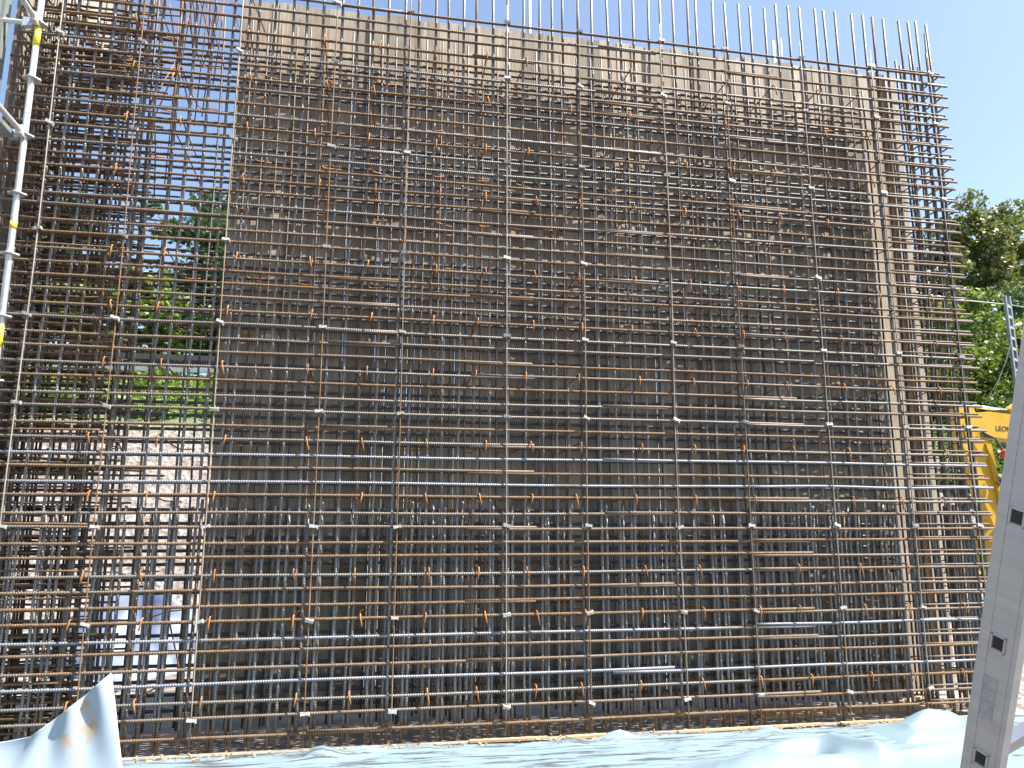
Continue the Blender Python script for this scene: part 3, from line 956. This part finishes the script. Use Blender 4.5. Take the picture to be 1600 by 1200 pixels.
# ------------------------------------------------------------------ vegetation
def leaf_mesh(name, centres, sizes, mat, flat=0.0):
    n = len(centres)
    c = np.asarray(centres, dtype=np.float64)
    s = np.asarray(sizes)[:, None]
    a = nr.normal(size=(n, 3))
    a[:, 2] *= 0.6
    a /= np.linalg.norm(a, axis=1)[:, None]
    b = np.cross(a, nr.normal(size=(n, 3)))
    b /= np.linalg.norm(b, axis=1)[:, None] + 1e-9
    w = 0.62
    v = np.empty((n * 4, 3))
    v[0::4] = c - a * s
    v[1::4] = c + b * s * w - a * s * .1
    v[2::4] = c + a * s
    v[3::4] = c - b * s * w - a * s * .1
    me = bpy.data.meshes.new(name)
    me.vertices.add(n * 4)
    me.vertices.foreach_set('co', v.ravel())
    me.loops.add(n * 4)
    me.loops.foreach_set('vertex_index', np.arange(n * 4, dtype=np.int32))
    me.polygons.add(n)
    me.polygons.foreach_set('loop_start', np.arange(0, n * 4, 4, dtype=np.int32))
    me.polygons.foreach_set('loop_total', np.full(n, 4, dtype=np.int32))
    me.materials.append(mat)
    me.update()
    me.validate()
    return me

def tree(label, x, y, h, rad, mat, nleaf=9000, trunk_h=0.3, leaf=0.13, group='trees beyond the bank', name='broadleaf_tree', tall=1.0):
    z0 = bank_z(x, y) - 0.15
    t = thing(name, label, 'tree', (x, y, z0), group)
    mb = MB()
    top = h * 0.86
    lean = rng.uniform(-.04, .04)
    mb.tube([(0, 0, 0), (lean * h * .3, 0, h * trunk_h), (lean * h, rng.uniform(-.2, .2), top * .75), (lean * h, 0, top)], [0.035 * h * .8, 0.025 * h * .8, 0.012 * h * .8, 0.03], 9)
    cl = []
    nb_ = 15
    for i in range(nb_):
        u = trunk_h * .7 + (0.95 - trunk_h * .7) * (i + .5) / nb_
        a = i * 2.4 + rng.uniform(-.4, .4)
        prof = math.sin(min(1, max(.06, (u - trunk_h * .45) / (1.02 - trunk_h * .45))) * math.pi) ** 0.6
        L = rad * prof * rng.uniform(.7, 1.08)
        b0 = Vector((lean * h * u, 0, h * u * .82))
        b1 = b0 + Vector((math.cos(a) * L, math.sin(a) * L, h * .10 * rng.uniform(.4, 1.6)))
        mid = b0.lerp(b1, .5) + Vector((0, 0, .05 * L))
        mb.tube([b0, mid, b1], [0.010 * h, 0.006 * h, 0.015], 6, False)
        for k in range(6):
            q = b0.lerp(b1, .35 + .7 * rng.random()) + Vector((rng.gauss(0, 1), rng.gauss(0, 1), rng.gauss(0, .8))) * rad * .17
            cl.append((q, rad * rng.uniform(.12, .27)))
    for k in range(10):
        q = Vector((lean * h + rng.gauss(0, rad * .22), rng.gauss(0, rad * .22), h * rng.uniform(.78, .97)))
        cl.append((q, rad * rng.uniform(.10, .2)))
    part('trunk', mb, M['bark'], t, True)
    per = nleaf // len(cl)
    cs, ss = [], []
    for q, r in cl:
        d = nr.normal(size=(per, 3))
        d /= np.linalg.norm(d, axis=1)[:, None]
        rr = r * (0.35 + 0.75 * nr.random((per, 1)) ** 0.6)
        p = np.array(q)[None, :] + d * rr * np.array([1, 1, .75])
        cs.append(p)
        ss.append(leaf * nr.uniform(.6, 1.35, per))
    link('crown', leaf_mesh('crown', np.concatenate(cs), np.concatenate(ss), mat), t)
    return t

tree('broad leafy tree behind the left bay, far left', -15.5, 24, 10.5, 3.9, M['leaf_dark'], 11000)
tree('dark leafy tree behind the left bay next to the sky gap', -11.5, 22, 8.4, 2.9, M['leaf_dark'], 9000)
tree('bright green bushy tree seen low through the left bay', -8.2, 20.5, 4.6, 2.3, M['leaf_bright'], 7000, .15)
tree('tall tree behind the left bay at the edge of the plank formwork', -6.2, 25, 9.4, 3.1, M['leaf_dark'], 11000)
tree('dark green tree behind the left edge of the plank formwork', -3.9, 21, 6.4, 2.4, M['leaf_dark'], 7000, .2)
tree('slender tall olive green tree at the right edge behind the mast', 37.5, 33, 17.2, 5.4, M['leaf_olive'], 22000, .25, .15)
tree('tall loose olive green tree just right of the cage end', 33.4, 32, 15.6, 3.4, M['leaf_olive'], 14000, .25, .15)
tree('bright yellow green tree at the right below the tall olive trees', 27.5, 25, 7.6, 3.6, M['leaf_bright'], 12000, .15, .13)
tree('dark shady tree behind the lattice mast', 31.5, 26, 8.0, 3.8, M['leaf_dark'], 12000, .12, .13)
tree('dark green tree seen through the right end of the cage', 23.0, 25, 6.3, 3.2, M['leaf_dark'], 9000, .15, .13)

def cover():
    cs, ss = [], []
    for i in range(520):
        if i < 260:
            x, y = rng.uniform(-14, 0), rng.uniform(13.8, 18.5)
        else:
            x, y = rng.uniform(12, 34), rng.uniform(13.0, 21)
        z = bank_z(x, y)
        if z < 2.6:
            continue
        r = rng.uniform(.35, .8)
        n = 70
        d = nr.normal(size=(n, 3))
        d /= np.linalg.norm(d, axis=1)[:, None]
        d[:, 2] = np.abs(d[:, 2])
        cs.append(np.array([[x, y, z - .05]]) + d * r * nr.uniform(.5, 1.05, (n, 1)) * np.array([1, 1, .9]))
        ss.append(nr.uniform(.05, .12, n))
    o = link('bank_undergrowth', leaf_mesh('bank_undergrowth', np.concatenate(cs), np.concatenate(ss), M['leaf_bright']))
    o['kind'] = 'stuff'
    o['label'] = 'bright green undergrowth covering the upper bank'
    o['category'] = 'undergrowth'
cover()
def bush(x, y, r, mat, label):
    n = 2600
    d = nr.normal(size=(n, 3))
    d /= np.linalg.norm(d, axis=1)[:, None]
    d[:, 2] = np.abs(d[:, 2]) * 1.0
    lump = 1 + .22 * np.sin(d[:, :1] * 6 + 1) * np.cos(d[:, 1:2] * 5) + .15 * np.sin(d[:, 2:3] * 9)
    p = d * r * lump * nr.uniform(.7, 1.05, (n, 1)) * np.array([1.15, 1, 1.0])
    t = thing('shrub', label, 'shrub', (x, y, bank_z(x, y) - .1), 'shrubs on the bank')
    link('foliage', leaf_mesh('foliage', p, nr.uniform(.05, .12, n), mat), t)
    part('stem', MB().tube([(0, 0, 0), (.05, 0, r * .6)], [.06, .03], 7), M['bark'], t, True)
bush(21.5, 15.5, 1.5, M['leaf_bright'], 'round bright green shrub between the ladder and the cage above the excavator arm')
bush(19.2, 13.8, 1.25, M['leaf_bright'], 'pale green shrub below the excavator arm beside the ladder')
bush(17.6, 13.2, 1.05, M['leaf'], 'green shrub behind the excavator stick')
bush(18.4, 12.2, .85, M['leaf_dark'], 'small dark green shrub at the gravel edge beside the ladder')
bush(24.5, 17.5, 2.2, M['leaf_dark'], 'large dark shrub under the bright tree at right')

# track-side guard rail on the left bank
gr = thing('guard_rail', 'dark grey horizontal guard rail along the bank behind the left bay', 'guard rail', (-9, 17.0, bank_z(-9, 17.0)))
part('rail_beam', MB().box((2, 0, .75), (19, .05, .16)), M['dark'], gr)
part('rail_beam', MB().box((2, 0, .38), (19, .05, .14)), M['mast'], gr)
for i in range(10):
    part('post', MB().box((-7 + 2 * i, .06, .3), (.1, .06, 1.2)), M['greysteel'], gr)

# lattice mast with wires
def mast():
    y = 20.0
    a, b = ray(1573, 463, 1.0), ray(1573, 463, 2.0)
    P = a + (b - a) * ((y - a.y) / (b.y - a.y))
    x, top = P.x, P.z
    zb = bank_z(x, y) - .2
    t = thing('lattice_mast', 'dark steel lattice mast with wires at the right edge', 'mast', (x, y, zb))
    H = top - zb
    for s in (-1, 1):
        part('channel', MB().box((s * .10, 0, H / 2), (.06, .14, H)), M['mast'], t)
    k = 0
    z = .4
    while z < H - .2:
        part('batten', MB().box((0, -.05, z), (.22, .03, .09), Matrix.Rotation(R(28), 3, 'Y')), M['zinc'], t)
        z += .45
    part('insulator', MB().tube([(.13, 0, H - 1.3), (.5, 0, H - 1.15)], .07, 8), M['zinc'], t, True)
    part('insulator', MB().tube([(.13, 0, H - 2.9), (.55, 0, H - 2.7)], .08, 8), M['clamp'], t, True)
    for (z0, z1, r) in ((H - .35, H + .1, .022), (H - .1, H + .25, .010), (H - 1.7, H - 1.5, .011), (H - 2.0, H - 5.0, .006), (H - 1.8, H - 5.4, .006)):
        L = -9.0 if r != .006 else -3.2
        pts = [(L * u, -1.5 * u, z0 + (z1 - z0) * u - (.25 * math.sin(math.pi * u))) for u in (0, .25, .5, .75, 1)]
        part('wire', MB().tube(pts, r, 5), M['zinc'] if r > .02 else M['dark'], t, True)
        if r != .006:
            pts = [(9 * u, 1.0 * u, z0 - .5 * u) for u in (0, .5, 1)]
            part('wire', MB().tube(pts, r, 5), M['zinc'] if r > .02 else M['dark'], t, True)
mast()
